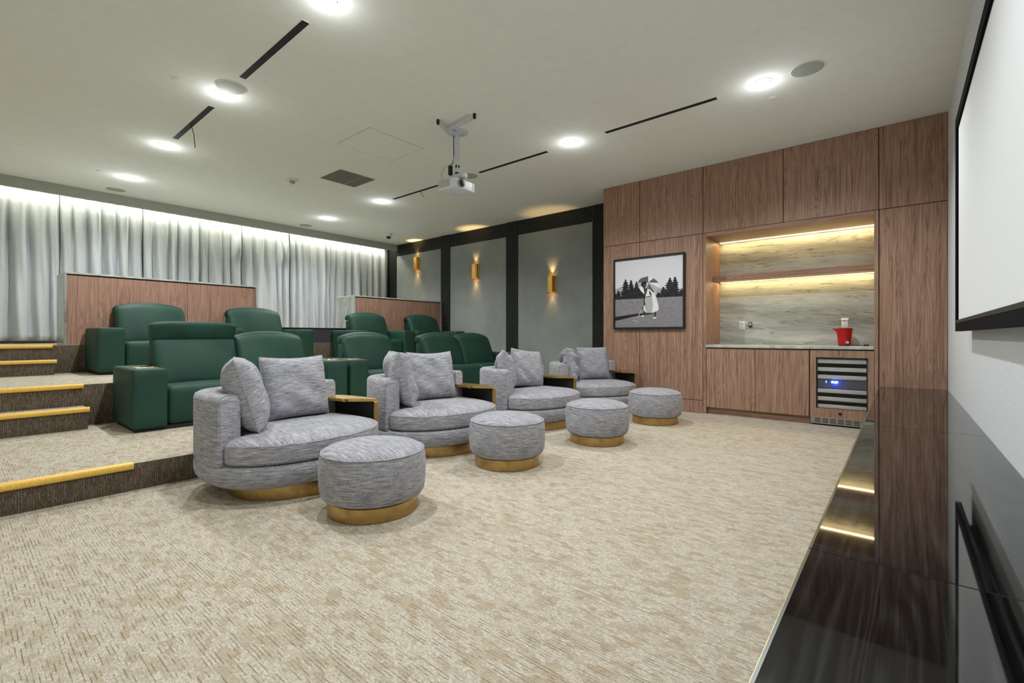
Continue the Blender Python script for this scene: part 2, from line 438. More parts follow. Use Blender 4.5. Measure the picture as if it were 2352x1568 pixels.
# niche lining
NX0, NX1 = -1.985, -.225
box('niche_frame', -2.024, NX0, D-.006, 7.0, .0, ZS-.002, M['walnut'], wp, bev=.002, seg=1)
box('niche_frame', NX1, -.188, D-.006, 7.0, .0, ZS-.002, M['walnut'], wp, bev=.002, seg=1)
box('niche_frame', NX0, NX1, D-.006, 7.0, 2.342, ZS-.002, M['walnut_x'], wp, bev=.002, seg=1)
bs = box('backsplash', NX0, NX1, 7.0, 7.03, .0, 2.36, M['marble'], wp)
box('led_strip', NX0+.01, NX1-.01, 6.965, 6.985, 2.332, 2.342, M['led'], wp)

# ------------------------------------------------------------------ marble-framed partitions and the low fascia between
def partition(y0, y1, z1, label, end_left=True, end_right=True, dep=.62):
    t = empty('partition', (X3-.036, y0, Z3), label=label, cat='partition', group='wood and stone partitions behind the back row')
    W = y1-y0; H = z1-Z3; th = .022
    bm = bmesh.new(); bx(bm, -dep, .03, 0, W, H-th, H, .002, 1); obj('stone_top', bm, M['marble_light'], t)
    bm = bmesh.new(); bx(bm, -dep, .03, 0, th, 0, H-th, .002, 1); obj('stone_end', bm, M['marble_v'], t)
    bm = bmesh.new(); bx(bm, -dep, .03, W-th, W, 0, H-th, .002, 1); obj('stone_end', bm, M['marble_v'], t)
    n = 3 if W > 2.2 else 2
    ww = (W-2*th)
    cuts = [0, .58, 1] if W > 2.2 else [0, .5, 1]
    for a, b in zip(cuts, cuts[1:]):
        bm = bmesh.new(); bx(bm, -.03, .012, th+a*ww+.002, th+b*ww-.002, .0, H-th-.012, .001, 1); obj('front_panel', bm, M['walnut2'], t)
    bm = bmesh.new(); bx(bm, -dep+.02, -.03, th, W-th, 0, H-th); obj('core', bm, M['charcoal_dark'], t)
    return t
partition(.895, 3.15, 1.825, 'long walnut fronted partition with a grey stone surround, behind the left back-row recliners')
partition(4.89, 7.075, 1.80, 'walnut fronted partition with a grey stone surround beside the sconce wall, behind the right back-row recliners')
t = empty('low_barrier', (X3, 3.15, Z3), label='low dark fascia closing the gap between the two walnut partitions', cat='barrier')
box('fascia_panel', -.05, 0, .003, 1.737, 0, .245, M['navy'], t)
box('cap_rail', -.08, .012, .003, 1.737, .245, .258, M['charcoal'], t, bev=.002)

# ------------------------------------------------------------------ curtains
def curtain(y0, y1, seed, label, hang=None):
    rnd = random.Random(seed); W = y1-y0
    nf = max(4, round(W/.175)); pos = [0]
    for i in range(nf): pos.append(pos[-1]+rnd.uniform(.6, 1.4))
    tot = pos[-1]; pos = [p/tot*W for p in pos]
    amp = [rnd.uniform(.06, .15) for _ in pos]
    ny, nz = nf*14, 40
    z0, z1 = Z3+.042, CZ+.03
    ph = [rnd.uniform(-.3, .3) for _ in pos]
    bm = bmesh.new(); V = []
    for k in range(nz+1):
        s = (k/nz); s = 1-(1-s)**1.5 if k else 0
        z = z0+(z1-z0)*s; row = []
        top = max(0, (z-(z1-.30))/.30)
        for j in range(ny+1):
            y = W*j/ny
            i = 0
            while i < nf-1 and y > pos[i+1]: i += 1
            f = (y-pos[i])/(pos[i+1]-pos[i])
            a = amp[i]*(1-.55*top)
            low = 1-(z-z0)/(z1-z0)
            prof = max(0.0, math.sin(PI*f))
            sharp = prof**(1.15+1.6*top)
            x = a*sharp*(1+.25*low) + .012*math.sin(2*PI*f*2+ph[i]*4+z*2)*(1-top) + .01*math.sin(y*31+z*5+seed)*(1-top)
            yy = y0+y+.05*min(1, 6*min(y, W-y))*low*math.sin(y*5.3+seed+ph[i]*.6)*math.sin(PI*y/W)
            # a slack pocket where the cloth was hooked up
            if hang:
                d = (y-hang)/.11; e = (z-2.78)/.28
                if abs(d) < 1 and abs(e) < 1: x += .10*(1-d*d)*(1-e*e)*(1-.5*e)
            if low > .93: x += .012*math.sin(y*60+seed)*math.sin(z*70+y*9)*(low-.93)/.07
            row.append(bm.verts.new((-10.0+x, yy, z)))
        V.append(row)
    for k in range(nz):
        for j in range(ny):
            bm.faces.new((V[k][j], V[k][j+1], V[k+1][j+1], V[k+1][j]))
    o = obj('curtain', bm, M['curtain'], angle=80)
    md = o.modifiers.new('thickness', 'SOLIDIFY'); md.thickness = .003
    tag(o, label, 'curtain', 'pleated curtains along the back wall')
    bmh = bmesh.new()
    for p in pos[1:-1]:
        bx(bmh, -10.0+.012, -10.0+.03, y0+p-.006, y0+p+.006, z1-.07, z1-.035)
    h = obj('hook', bmh, M['black'], o, kind='stuff')
    return o
curtain(-.9, 1.07, 11, 'pale grey curtain at the left end, hanging above the stair aisle')
curtain(1.076, 2.10, 5, 'pale grey curtain behind the left end of the long partition, broad shallow pleats')
curtain(2.106, 3.66, 8, 'pale grey curtain with tight pleats behind the right half of the long partition', hang=1.45)
curtain(3.666, 4.60, 23, 'pale grey curtain with a slack bunched pocket, over the gap between the partitions', hang=.78)
curtain(4.606, 7.0, 31, 'pale grey curtain at the right end, running up to the sconce wall')
box('curtain_rail', -10.02, -9.96, -.9, 7.0, CZ+.035, CZ+.06, M['white'], label='white curtain track in the ceiling pocket above the curtains')
tag(COL.objects['curtain_rail'], None, 'rail')
box('led_strip', -9.70, -9.68, YL+.02, YR-.02, CZ+.06, CZ+.075, M['led'], COL.objects['trim_1'])

# ------------------------------------------------------------------ ceiling fittings
for i, (x, y) in enumerate(LAMPS):
    lab = ['out of frame above the front floor', 'at the very top edge of the photo', 'beside the round speaker at the end of the long black slot', 'at the far end of the short black slot, left side', 'farthest left one, near the curtain',
           'in the right row beside the round speaker nearest the screen', 'between two black slots, above the picture wall', 'in the right row at the far tip of the last black slot', 'small distant one, nearest the curtain in the right row'][i]
    t = empty('ceiling_downlight', (x, y, CZ), label='recessed downlight '+lab, cat='downlight', group='recessed ceiling downlights')
    bm = bmesh.new(); lathe(bm, [(.075, 0), (.078, -.003), (.07, -.006), (.058, -.004), (.056, 0)], 32); obj('trim_ring', bm, M['white'], t)
    bm = bmesh.new(); lathe(bm, [(.05, .0), (.05, -.004), (.038, -.007), (.001, -.008)], 32); obj('lens', bm, M['lens'], t)
spk = [(-.606, 1.62, 'out of frame above the console'), (-.606, 4.62, 'nearest the screen, above the bar niche'), (-4.66, 1.62, 'beside the bright downlight between the two left slots'), (-4.67, 4.66, 'just behind the projector'), (-9.28, 1.62, 'near the curtain on the left'), (-9.31, 4.62, 'near the curtain in the right row')]
for x, y, lab in spk:
    t = empty('ceiling_speaker', (x, y, CZ), label='round flush ceiling speaker grille '+lab, cat='speaker', group='flush ceiling speakers')
    bm = bmesh.new(); lathe(bm, [(.125, 0), (.127, -.004), (.121, -.006), (.119, -.003), (.118, 0)], 40); obj('bezel', bm, M['ceiling'], t)
    bm = bmesh.new(); lathe(bm, [(.118, .0), (.118, -.004), (.001, -.0045)], 40); obj('grille', bm, M['grille'], t)
slots = [(-4.42, -3.27, 1.625, 'long black linear air slot nearest the camera in the left row'), (-6.37, -5.19, 1.635, 'black linear air slot with a loose wire at the left'),
         (-2.52, -1.335, 4.635, 'black linear air slot nearest the wood panelling'), (-4.47, -3.31, 4.655, 'black linear air slot just right of the projector'), (-6.42, -5.30, 4.655, 'black linear air slot left of the projector')]
for x0, x1, y, lab in slots:
    t = empty('air_slot', (x0, y, CZ), label=lab, cat='vent', group='linear slot diffusers')
    box('frame', -.0, x1-x0, -.032, .032, -.003, .0, M['ceiling'], t)
    box('slot', .006, x1-x0-.006, -.026, .026, -.0045, -.001, M['black'], t)
    box('divider', (x1-x0)/2-.002, (x1-x0)/2+.002, -.026, .026, -.0065, -.0045, M['charcoal'], t)
for (pts, lab) in (([(-5.80, 1.63, CZ-.004), (-5.81, 1.66, CZ-.10), (-5.84, 1.68, CZ-.23)], 'loose dark wire hanging from the left slot diffuser'),
                   ([(-5.72, 4.65, CZ-.004), (-5.70, 4.66, CZ-.06), (-5.66, 4.665, CZ-.11)], 'short loose wire hanging from the slot left of the projector')):
    bm = bmesh.new(); tube(bm, pts, .004, 6); tag(obj('loose_wire', bm, M['charcoal']), lab, 'wire')
# access hatch
t = empty('access_hatch', (-4.74, 3.26, CZ), label='square flush access panel in the ceiling with small screws', cat='hatch')
box('hatch_panel', -.325, .325, -.365, .365, -.002, 0, M['ceiling'], t)
bm = bmesh.new()
for a in ((-.33, .33, -.37, -.366), (-.33, .33, .366, .37), (-.33, -.326, -.37, .37), (.326, .33, -.37, .37)): bx(bm, *a, -.0015, 0)
obj('gap', bm, M['grey_panel'], t)
for sx in (-1, 1):
    for sy in (-.6, .6):
        bm = bmesh.new(); lathe(bm, [(.005, -.002), (.004, -.004), (.001, -.004)], 10, (sx*.29, sy*.3, 0)); obj('screw', bm, M['charcoal'], t)
# return air grille
t = empty('return_air_grille', (-6.08, 3.63, CZ), PI/2, label='square grey return air grille with fine louvres in the ceiling', cat='vent')
bm = bmesh.new()
for a in ((-.31, .31, -.31, -.275), (-.31, .31, .275, .31), (-.31, -.275, -.275, .275), (.275, .31, -.275, .275)): bx(bm, *a, -.006, 0, .002, 1)
obj('frame', bm, M['ceiling'], t)
box('backing', -.275, .275, -.275, .275, -.001, 0, M['grille_backing'], t)
box('mullion', .085, .10, -.275, .275, -.007, -.001, M['grey_panel'], t)
for i in range(34):
    y = -.27+i*.0163
    bm = bmesh.new(); bx(bm, -.275, .275, -.0045, .0045, -.006, -.001); o = obj('louvre', bm, M['grey_panel'], t, loc=(0, y, 0)); o.rotation_euler = (.3, 0, 0)
t = empty('smoke_detector', (-6.74, 3.14, CZ), label='round white smoke detector left of the air grille', cat='detector')
bm = bmesh.new(); lathe(bm, [(.085, 0), (.088, -.01), (.082, -.018), (.04, -.024), (.001, -.024)], 32); obj('base_plate', bm, M['white'], t)
bm = bmesh.new(); lathe(bm, [(.036, -.022), (.038, -.05), (.028, -.062), (.012, -.066), (.001, -.066)], 24); obj('sensor_head', bm, M['steel'], t)
t = empty('security_camera', (-8.70, 6.18, CZ), label='small dome security camera near the corner of curtain and sconce wall', cat='camera')
bm = bmesh.new(); lathe(bm, [(.072, 0), (.076, -.01), (.076, -.05), (.066, -.06), (.001, -.06)], 28); obj('housing', bm, M['white'], t)
bm = bmesh.new(); lathe(bm, [(.05, -.058)]+[(.05*math.cos(a), -.062-.05*math.sin(a)) for a in [k*PI/16 for k in range(1, 8)]]+[(.001, -.112)], 24); obj('dome', bm, M['gloss_black'], t)
for x, y, lab in ((-4.88, 1.27, 'left of the bright downlight'), (-8.40, 1.29, 'above the curtain on the far left'), (-.936, 4.98, 'below the rightmost downlight'), (-8.477, 5.02, 'near the distant right downlight')):
    bm = bmesh.new(); lathe(bm, [(.038, 0), (.04, -.003), (.036, -.005), (.001, -.005)], 24)
    tag(obj('sprinkler_cap', bm, M['ceiling'], loc=(x, y, CZ)), 'flush round sprinkler cover plate '+lab, 'sprinkler', 'concealed sprinkler covers')

# ------------------------------------------------------------------ projector
PX, PY = -3.77, 3.58
t = empty('projector', (PX, PY, CZ), label='white ceiling projector hanging from a white pole above the armchairs', cat='projector')
bm = bmesh.new(); lathe(bm, [(.12, 0), (.12, -.006), (.06, -.012), (.03, -.03), (.001, -.03)], 36); obj('ceiling_plate', bm, M['white_metal'], t)
bm = bmesh.new(); lathe(bm, [(.024, -.01), (.024, -.46), (.001, -.46)], 20); pole = obj('pole', bm, M['white_metal'], t)
bm = bmesh.new(); bx(bm, -.005, .02, -.0265, -.022, -.40, -.37, .002, 1); bx(bm, .0225, .026, -.006, .012, -.40, -.37, .001, 1); obj('pole_slot', bm, M['charcoal'], pole)
bm = bmesh.new(); lathe(bm, [(.027, -.45), (.027, -.47), (.001, -.47)], 20); obj('pole_collar', bm, M['black'], t)
bm = bmesh.new(); bx(bm, -.09, .13, -.045, .045, -.53, -.47, .02, 4); br = obj('mount_bracket', bm, M['white_metal'], t)
bm = bmesh.new(); bx(bm, -.10, .17, -.135, .165, -.665, -.56, .012, 3); body = obj('body', bm, M['white'], t, loc=(-.033, -.028, 0))
bm = bmesh.new(); lathe(bm, [(.05, 0), (.05, -.03), (.001, -.03)], 20, (.03, 0, -.53)); obj('swivel_foot', bm, M['charcoal'], br)
bm = bmesh.new()
for zz in range(4):
    for k in range(9): bx(bm, -.085+k*.02, -.072+k*.02, -.1362, -.134, -.64+zz*.02, -.628+zz*.02)
obj('side_vent', bm, M['grey_panel'], body, kind='stuff')
bm = bmesh.new()
for k in range(6): bx(bm, .169, .1712, .12, .15, -.645+k*.014, -.638+k*.014)
obj('front_vent', bm, M['grey_panel'], body, kind='stuff')
def disc_x(bm, prof, c, n=28):
    rings = [[(c[0]+h, c[1]+r*math.cos(2*PI*k/n), c[2]+r*math.sin(2*PI*k/n)) for k in range(n)] for r, h in prof]; loft(bm, rings)
bm = bmesh.new(); disc_x(bm, [(.045, -.004), (.046, .016), (.04, .02), (.034, .012), (.03, .004)], (.17, -.05, -.612)); ln = obj('lens_ring', bm, M['steel'], t, loc=(-.033, -.028, 0))
bm = bmesh.new(); disc_x(bm, [(.031, .0), (.028, .009), (.001, .011)], (.17, -.05, -.612)); obj('lens_glass', bm, M['gloss_black'], ln)
bm = bmesh.new(); bx(bm, -.05, -.02, -.09, -.055, -.677, -.665, .003, 1); obj('foot', bm, M['white'], t)
box('foot', -.11, -.08, -.03, .0, -.677, -.665, M['white'], t, bev=.004)
bm = bmesh.new(); bx(bm, -.085, -.045, -.06, -.025, -.47, -.37, .003, 1); obj('power_adapter', bm, M['black'], t)
bm = bmesh.new(); tube(bm, [(-.03, -.025, -.03), (-.028, -.03, -.15), (-.024, -.028, -.25), (-.035, -.032, -.34), (-.06, -.04, -.37)], .005, 8)
obj('cable', bm, M['charcoal'], t)
bm = bmesh.new(); tube(bm, [(-.06, -.04, -.36), (-.11, -.06, -.365), (-.16, -.07, -.40), (-.18, -.075, -.46), (-.165, -.07, -.53), (-.12, -.06, -.56), (-.09, -.05, -.575)], .006, 8)
obj('cable', bm, M['cream_wire'], t, label='cream looping cable')
def bar(bm, a, b, w_, h):
    a, b = Vector(a), Vector(b); d = (b-a).normalized(); s = d.cross(Vector((0, 0, 1))).normalized()*w_/2; u = Vector((0, 0, h/2))
    loft(bm, [[p+s+u, p-s+u, p-s-u, p+s-u] for p in (a, b)])
bm = bmesh.new(); bar(bm, (0, 0, -.03), (.02, -.17, -.045), .05, .02); bar(bm, (.02, -.17, -.045), (.09, -.34, -.05), .035, .02); bar(bm, (.02, -.17, -.045), (.42, -.20, -.05), .035, .02)
obj('strut', bm, M['white_metal'], t)
for cx, cy in ((.08, -.35), (.46, -.20)):
    box('mount_plate', cx-.055, cx+.055, cy-.055, cy+.055, -.008, 0, M['ceiling'], t, bev=.003)
    box('clamp', cx-.012, cx+.012, cy-.012, cy+.012, -.06, -.008, M['black'], t, bev=.003)

# ------------------------------------------------------------------ sconces
for i, x in enumerate(SCONX):
    lab = ('brass box wall sconce farthest from the picture, above the short partition', 'middle one of the three lit brass wall sconces', 'brass box wall sconce nearest the wood panelling')[i]
    t = empty('wall_sconce', (x, YR, SCONZ[i]), label=lab, cat='wall lamp', group='lit brass wall sconces')
    bm = bmesh.new()
    bx(bm, -.075, .075, -.012, 0, .0, .30, .002, 1); obj('back_plate', bm, M['lamp_brass'], t)
    bm = bmesh.new(); th = .003
    oc = [(-.068, -.012), (-.068, -.055), (-.048, -.085), (.048, -.085), (.068, -.055), (.068, -.012)]
    ic = [(-.064, -.012), (-.064, -.053), (-.045, -.080), (.045, -.080), (.064, -.053), (.064, -.012)]
    lp = oc+ic[::-1]
    loft(bm, [[(a, b, .004) for a, b in lp], [(a, b, .30) for a, b in lp]])
    obj('shade', bm, M['lamp_brass'], t, angle=15)
    bm = bmesh.new()
    for a, b in zip(oc, oc[1:]): bar(bm, (a[0], a[1], .008), (b[0], b[1], .008), .008, .012)
    obj('bottom_rim', bm, M['lamp_brass'], t)
    bm = bmesh.new(); lathe(bm, [(.001, .05), (.02, .055), (.024, .09), (.024, .21), (.02, .235), (.001, .24)], 16, (0, -.045, 0)); obj('lamp', bm, M['bulb'], t)

# ------------------------------------------------------------------ framed photograph
t = empty('framed_photograph', (-2.788, YW, 1.125), label='square black-framed black and white photograph of a golfer under an umbrella', cat='picture')
FW, FH = .532, 1.045
bm = bmesh.new()
for a in ((-FW, FW, 0, .03), (-FW, FW, FH-.028, FH), (-FW, -FW+.024, .03, FH-.028), (FW-.024, FW, .03, FH-.028)): bx(bm, a[0], a[1], -.04, -.002, a[2], a[3], .002, 1)
obj('frame', bm, M['black'], t)
def flat(c, name, grain=.0, gs=40, rough=.5): return plain(name, c, rough, 0, .3, grain, gs)
pm = [flat(lin(214, 214, 218), 'print_sky', .01), flat(lin(134, 130, 133), 'print_grass', .3, 160), flat(lin(38, 36, 42), 'print_trees', .5, 60), flat(lin(226, 226, 226), 'print_white', .02),
      flat(lin(92, 90, 94), 'print_grey', .08), flat(lin(34, 32, 34), 'print_shadow', .1), flat(lin(62, 52, 52), 'print_skin', .1), flat(lin(168, 166, 170), 'print_hill', .04), flat(lin(176, 176, 172), 'print_dress_shade', .04)]
bm = bmesh.new(); U0, U1, W0, W1 = -FW+.024, FW-.024, .03, FH-.028
layer = [0]
def poly(pts, mi):
    """pts in print coordinates: 0..1 across, 0..1 down"""
    layer[0] += 1; y = -.022-layer[0]*.00012
    f = bm.faces.new([bm.verts.new((U0+(U1-U0)*a, y, W1-(W1-W0)*b)) for a, b in pts]); f.material_index = mi
poly([(0, 0), (1, 0), (1, 1), (0, 1)], 0)
poly([(0, .42), (.12, .38), (.2, .5), (0, .6)], 7); poly([(.62, .46), (.7, .44), (.8, .47), (.8, .58), (.6, .6)], 7)
poly([(0, .575), (.15, .57), (.3, .572), (.5, .56), (.75, .565), (1, .575), (1, 1), (0, 1)], 1)
rt = random.Random(3)
def tree(cx, top, w_, base=.575):
    w_ = w_*1.5; n = 9; L = []; R = []
    for i in range(n+1):
        f = i/n; hw = w_*(f**.8)*(.75+.4*rt.random())
        L.append((max(0, cx-hw), top+(base-top)*f)); R.append((min(1, cx+hw), top+(base-top)*f+.006))
        if i < n:
            L.append((max(0, cx-hw*.55), top+(base-top)*(f+.5/n))); R.append((min(1, cx+hw*.55), top+(base-top)*(f+.5/n)))
    poly(L+R[::-1], 2)
for a in ((.05, .43, .05), (.0, .47, .04), (.165, .20+.06, .085), (.25, .28, .07), (.335, .31, .07), (.40, .27, .06), (.44, .36, .06), (.82, .29, .09), (.89, .285, .07), (.98, .46, .05), (.73, .42, .06), (.66, .50, .05)): tree(*a)
poly([(0, .84), (.35, .80), (.55, .80), (.6, .81), (.35, .83), (0, .90)], 5)
# umbrella: eight panels, alternately white and grey
cx, cy = .51, .355
um = [(.355, .345, .40, .285), (.40, .285, .51, .265), (.51, .265, .585, .30), (.585, .30, .66, .37), (.66, .37, .665, .44), (.665, .44, .60, .50), (.60, .50, .45, .52), (.45, .52, .37, .42), (.37, .42, .355, .345)]
for i, (a, b, c, d) in enumerate(um): poly([(cx, cy), (a, b), ((a+c)/2+((a+c)/2-cx)*.06, (b+d)/2+((b+d)/2-cy)*.04), (c, d)], 3 if i in (2, 4, 7) else (4 if i in (0, 1, 3, 6) else 8))
poly([(.505, .36), (.515, .36), (.50, .50), (.49, .50)], 8)
poly([(.41, .37), (.43, .345), (.465, .345), (.485, .37), (.48, .41), (.46, .44), (.435, .43), (.415, .40)], 6)      # head
poly([(.40, .37), (.43, .335), (.475, .34), (.49, .375), (.46, .365), (.43, .375), (.415, .41)], 5)
poly([(.44, .43), (.50, .44), (.54, .47), (.50, .53), (.46, .53), (.45, .48)], 6)
poly([(.50, .445), (.54, .46), (.62, .55), (.66, .70), (.66, .76), (.60, .79), (.55, .79), (.47, .78), (.44, .74), (.45, .60), (.48, .52)], 3)
poly([(.47, .57), (.565, .56), (.58, .70), (.56, .79), (.49, .79), (.46, .72)], 8)
poly([(.465, .558), (.56, .548), (.562, .558), (.467, .568)], 5)
poly([(.455, .50), (.475, .51), (.46, .62), (.47, .68), (.45, .69), (.44, .62)], 6)
poly([(.52, .47), (.55, .50), (.56, .55), (.53, .53)], 6)
poly([(.445, .67), (.452, .67), (.36, .86), (.352, .86)], 3); poly([(.445, .67), (.456, .66), (.42, .745), (.41, .745)], 5)
poly([(.44, .775), (.465, .78), (.45, .82), (.425, .83)], 6); poly([(.415, .83), (.45, .825), (.45, .845), (.405, .85)], 3)
poly([(.60, .785), (.625, .785), (.62, .86), (.60, .86)], 6); poly([(.585, .86), (.625, .855), (.625, .88), (.58, .88)], 3)
poly([(.29, .89), (.31, .895), (.305, .905), (.285, .90)], 3); poly([(.33, .905), (.35, .915), (.345, .925), (.33, .915)], 3)
finish(bm); me = bpy.data.meshes.new('print'); bm.to_mesh(me); bm.free()
for q in pm: me.materials.append(q)
o = bpy.data.objects.new('print', me); COL.objects.link(o); o.parent = t
box('backing_board', -FW+.01, FW-.01, -.02, -.002, .01, FH-.01, M['black'], t)

# ------------------------------------------------------------------ bar niche
t = empty('base_cabinet', (NX0, YW, 0), label='low walnut base cabinet with two plain doors under the stone counter', cat='cabinet')
cw = -.822-NX0
box('body', .003, cw-.003, .03, .595, .09, .872, M['walnut'], t)
xs = -1.398-NX0
box('door', .004, xs-.002, 0.0, .028, .092, .858, M['walnut'], t, bev=.0015, seg=1)
box('door', xs+.002, cw-.006, 0.0, .028, .092, .858, M['walnut'], t, bev=.0015, seg=1)
box('toe_kick', .003, cw-.003, .06, .09, 0, .09, M['walnut_x'], t)
tag(box('countertop', NX0+.001, NX1-.001, YW-.012, 6.999, .878, .913, M['marble_light'], bev=.002), 'pale grey veined stone countertop of the bar niche', 'countertop')
# wine fridge
FX0, FX1 = -.815, -.229
t = empty('wine_fridge', (FX0, YW, 0), label='built-in wine fridge with walnut framed glass door and blue display', cat='fridge')
w_ = FX1-FX0
bm = bmesh.new()
for a in ((0, w_, .055, .6, .015, .10), (0, w_, .055, .6, .855, .872), (0, .02, .055, .6, .1, .855), (w_-.02, w_, .055, .6, .1, .855), (0, w_, .58, .6, .1, .855)): bx(bm, *a)
obj('body', bm, M['black'], t)
gx0, gx1, gz0, gz1 = .057, .536, .199, .784
dr = empty('door', (0, 0, 0)); dr.parent = t
for a in ((.003, gx0, .102, .86), (gx1, w_-.003, .102, .86), (gx0, gx1, .102, gz0), (gx0, gx1, gz1, .86)):
    o = box('door_frame', a[0], a[1], 0.004, .045, a[2], a[3], M['walnut'], dr)
bm = bmesh.new(); bx(bm, 0, .003, 0.002, .05, .10, .862); bx(bm, w_-.003, w_, 0.002, .05, .10, .862); bx(bm, 0, w_, 0.002, .05, .86, .864); obj('metal_edge', bm, M['steel'], dr)
box('glass_pane', gx0, gx1, .012, .018, gz0, gz1, M['glass'], dr)
bm = bmesh.new()
for a in ((gx0, gx0+.012, gz0, gz1), (gx1-.012, gx1, gz0, gz1), (gx0, gx1, gz1-.022, gz1)): bx(bm, a[0], a[1], .02, .03, a[2], a[3])
obj('gasket', bm, M['black'], dr)
bm = bmesh.new(); n = 20; c = (.286, -.002, .152)
rings = [[(c[0]+r*math.cos(2*PI*k/n), c[1]+h, c[2]+r*math.sin(2*PI*k/n)) for k in range(n)] for r, h in ((.016, .006), (.016, -.002), (.012, -.003), (.001, -.001))]
loft(bm, rings); obj('lock', bm, M['black'], dr)
for za, zb in ((.716, .761), (.625, .670), (.536, .582), (.378, .423), (.288, .333), (.203, .245)):
    sh = box('wine_rack', gx0+.013, gx1-.013, .045, .50, za+.018, za+.026, M['black'], t)
    box('rack_front', gx0+.013, gx1-.013, .032, .045, za, zb, M['rack'], sh, bev=.002)
box('control_panel', gx0+.013, gx1-.013, .05, .08, .43, .53, M['panel_grey'], t)
for k, (xx, ww, m_) in enumerate(((.20, .026, 'bluewhite'), (.236, .026, 'bluewhite'), (.145, .012, 'teal'), (.33, .005, 'blue'), (.35, .005, 'blue'))):
    box('display_digit', xx, xx+ww, .046, .0505, .492 if ww > .01 else .5, .512 if ww > .01 else .505, M[m_], t, bev=.002)
light('display_light', 'POINT', (FX0+.24, YW+.028, .495), .5, (.03, .1, 1), shadow_soft_size=.01)
bm = bmesh.new(); bx(bm, 0, w_, .02, .055, .018, .10)
kp = obj('kick_plate', bm, M['steel'], t)
for r in range(3):
    for k in range(7):
        x = .045+k*.073; z = .034+r*.019
        if True: box('vent_slot', x, x+.055, .0185, .0205, z, z+.009, M['black'], kp)
# shelf
t = empty('floating_shelf', (NX0+.001, 6.70, 1.78), label='walnut floating shelf across the niche with a warm light strip beneath', cat='shelf')
box('board', 0, NX1-NX0-.002, 0, .298, 0, .07, M['walnut_x'], t, bev=.002, seg=1)
box('led_strip', .02, NX1-NX0-.02, .262, .28, -.006, 0, M['led'], t)
# outlets and red machine
def outlet(x, z, lab, deep=.0):
    t = empty('wall_outlet', (x, 7.0, z), label=lab, cat='outlet', group='white outlets on the backsplash')
    box('cover_plate', -.037, .037, -.006, 0, -.058, .058, M['white'], t, bev=.003)
    for s in (-1, 1):
        r = box('receptacle', -.017, .017, -.009, -.006, s*.026-.015, s*.026+.015, M['white'], t, bev=.002)
        bm = bmesh.new(); bx(bm, -.008, -.006, -.0095, -.0088, s*.026-.003, s*.026+.007); bx(bm, .006, .008, -.0095, -.0088, s*.026-.003, s*.026+.007); bx(bm, -.002, .002, -.0095, -.0088, s*.026-.011, s*.026-.007); obj('slots', bm, M['black'], r)
outlet(-1.69, 1.175, 'white double outlet at the left of the stone backsplash')
outlet(-.53, 1.19, 'white double outlet behind the red machine')
t = empty('wall_socket', (-1.585, 7.0, 1.18), label='small clear covered round socket beside the left outlet', cat='outlet')
box('cover_plate', -.026, .026, -.008, 0, -.045, .045, M['clear_plastic'], t, bev=.01, seg=3)
bm = bmesh.new(); n = 24
loft(bm, [[(r*math.cos(2*PI*k/n), -h, .008+r*math.sin(2*PI*k/n)) for k in range(n)] for r, h in ((.02, .008), (.022, .022), (.016, .026), (.001, .022))]); obj('dial', bm, M['steel'], t)
bm = bmesh.new(); loft(bm, [[(r*math.cos(2*PI*k/n), -h, r*math.sin(2*PI*k/n)) for k in range(n)] for r, h in ((.012, .0), (.012, .005), (.001, .006))])
o = obj('cover_cap', bm, M['steel'], loc=(-1.324, 7.0, 1.07)); tag(o, 'small round metal cap on the stone backsplash', 'cap')
t = empty('popcorn_machine', (-.515, 6.74, .913), label='red popcorn machine with clear top on the stone counter', cat='appliance')
bm = bmesh.new(); lathe(bm, [(.062, .008), (.066, .012), (.07, .06), (.078, .14), (.085, .195), (.086, .205), (.07, .205), (.066, .19), (.001, .19)], 32, sx=.95)
obj('body', bm, M['red'], t)
bm = bmesh.new(); loft(bm, [[(-.06, -.04, .10), (-.06, .04, .10), (-.07, .04, .20), (-.07, -.04, .20)], [(-.075, -.03, .16), (-.075, .03, .16), (-.095, .035, .203), (-.095, -.035, .203)], [(-.10, -.025, .185), (-.10, .025, .185), (-.118, .03, .206), (-.118, -.03, .206)]])
obj('chute', bm, M['red'], t)
bm = bmesh.new(); lathe(bm, [(.079, .206), (.079, .27), (.068, .295), (.001, .302), (.001, .300), (.066, .292), (.076, .268), (.076, .206)], 28, sx=.95); obj('clear_lid', bm, M['clear_plastic'], t)
bm = bmesh.new(); lathe(bm, [(.055, 0), (.06, .009), (.001, .009)], 24); obj('base_ring', bm, M['black'], t)
bm = bmesh.new(); disc = [[(.032+r*math.cos(2*PI*k/n), -.067-h, .04+r*math.sin(2*PI*k/n)) for k in range(n)] for r, h in ((.016, -.01), (.016, .004), (.012, .005), (.012, -.005))]; loft(bm, disc); obj('switch_ring', bm, M['white'], t)
bm = bmesh.new(); tube(bm, [(.03, -.07, .03), (.05, -.09, .008), (.10, -.07, .006), (.14, -.03, .006), (.17, -.05, .007), (.19, -.06, .008)], .004, 8); tube(bm, [(.19, -.06, .01), (.23, -.07, .01)], .010, 8); obj('power_cord', bm, M['black'], t)

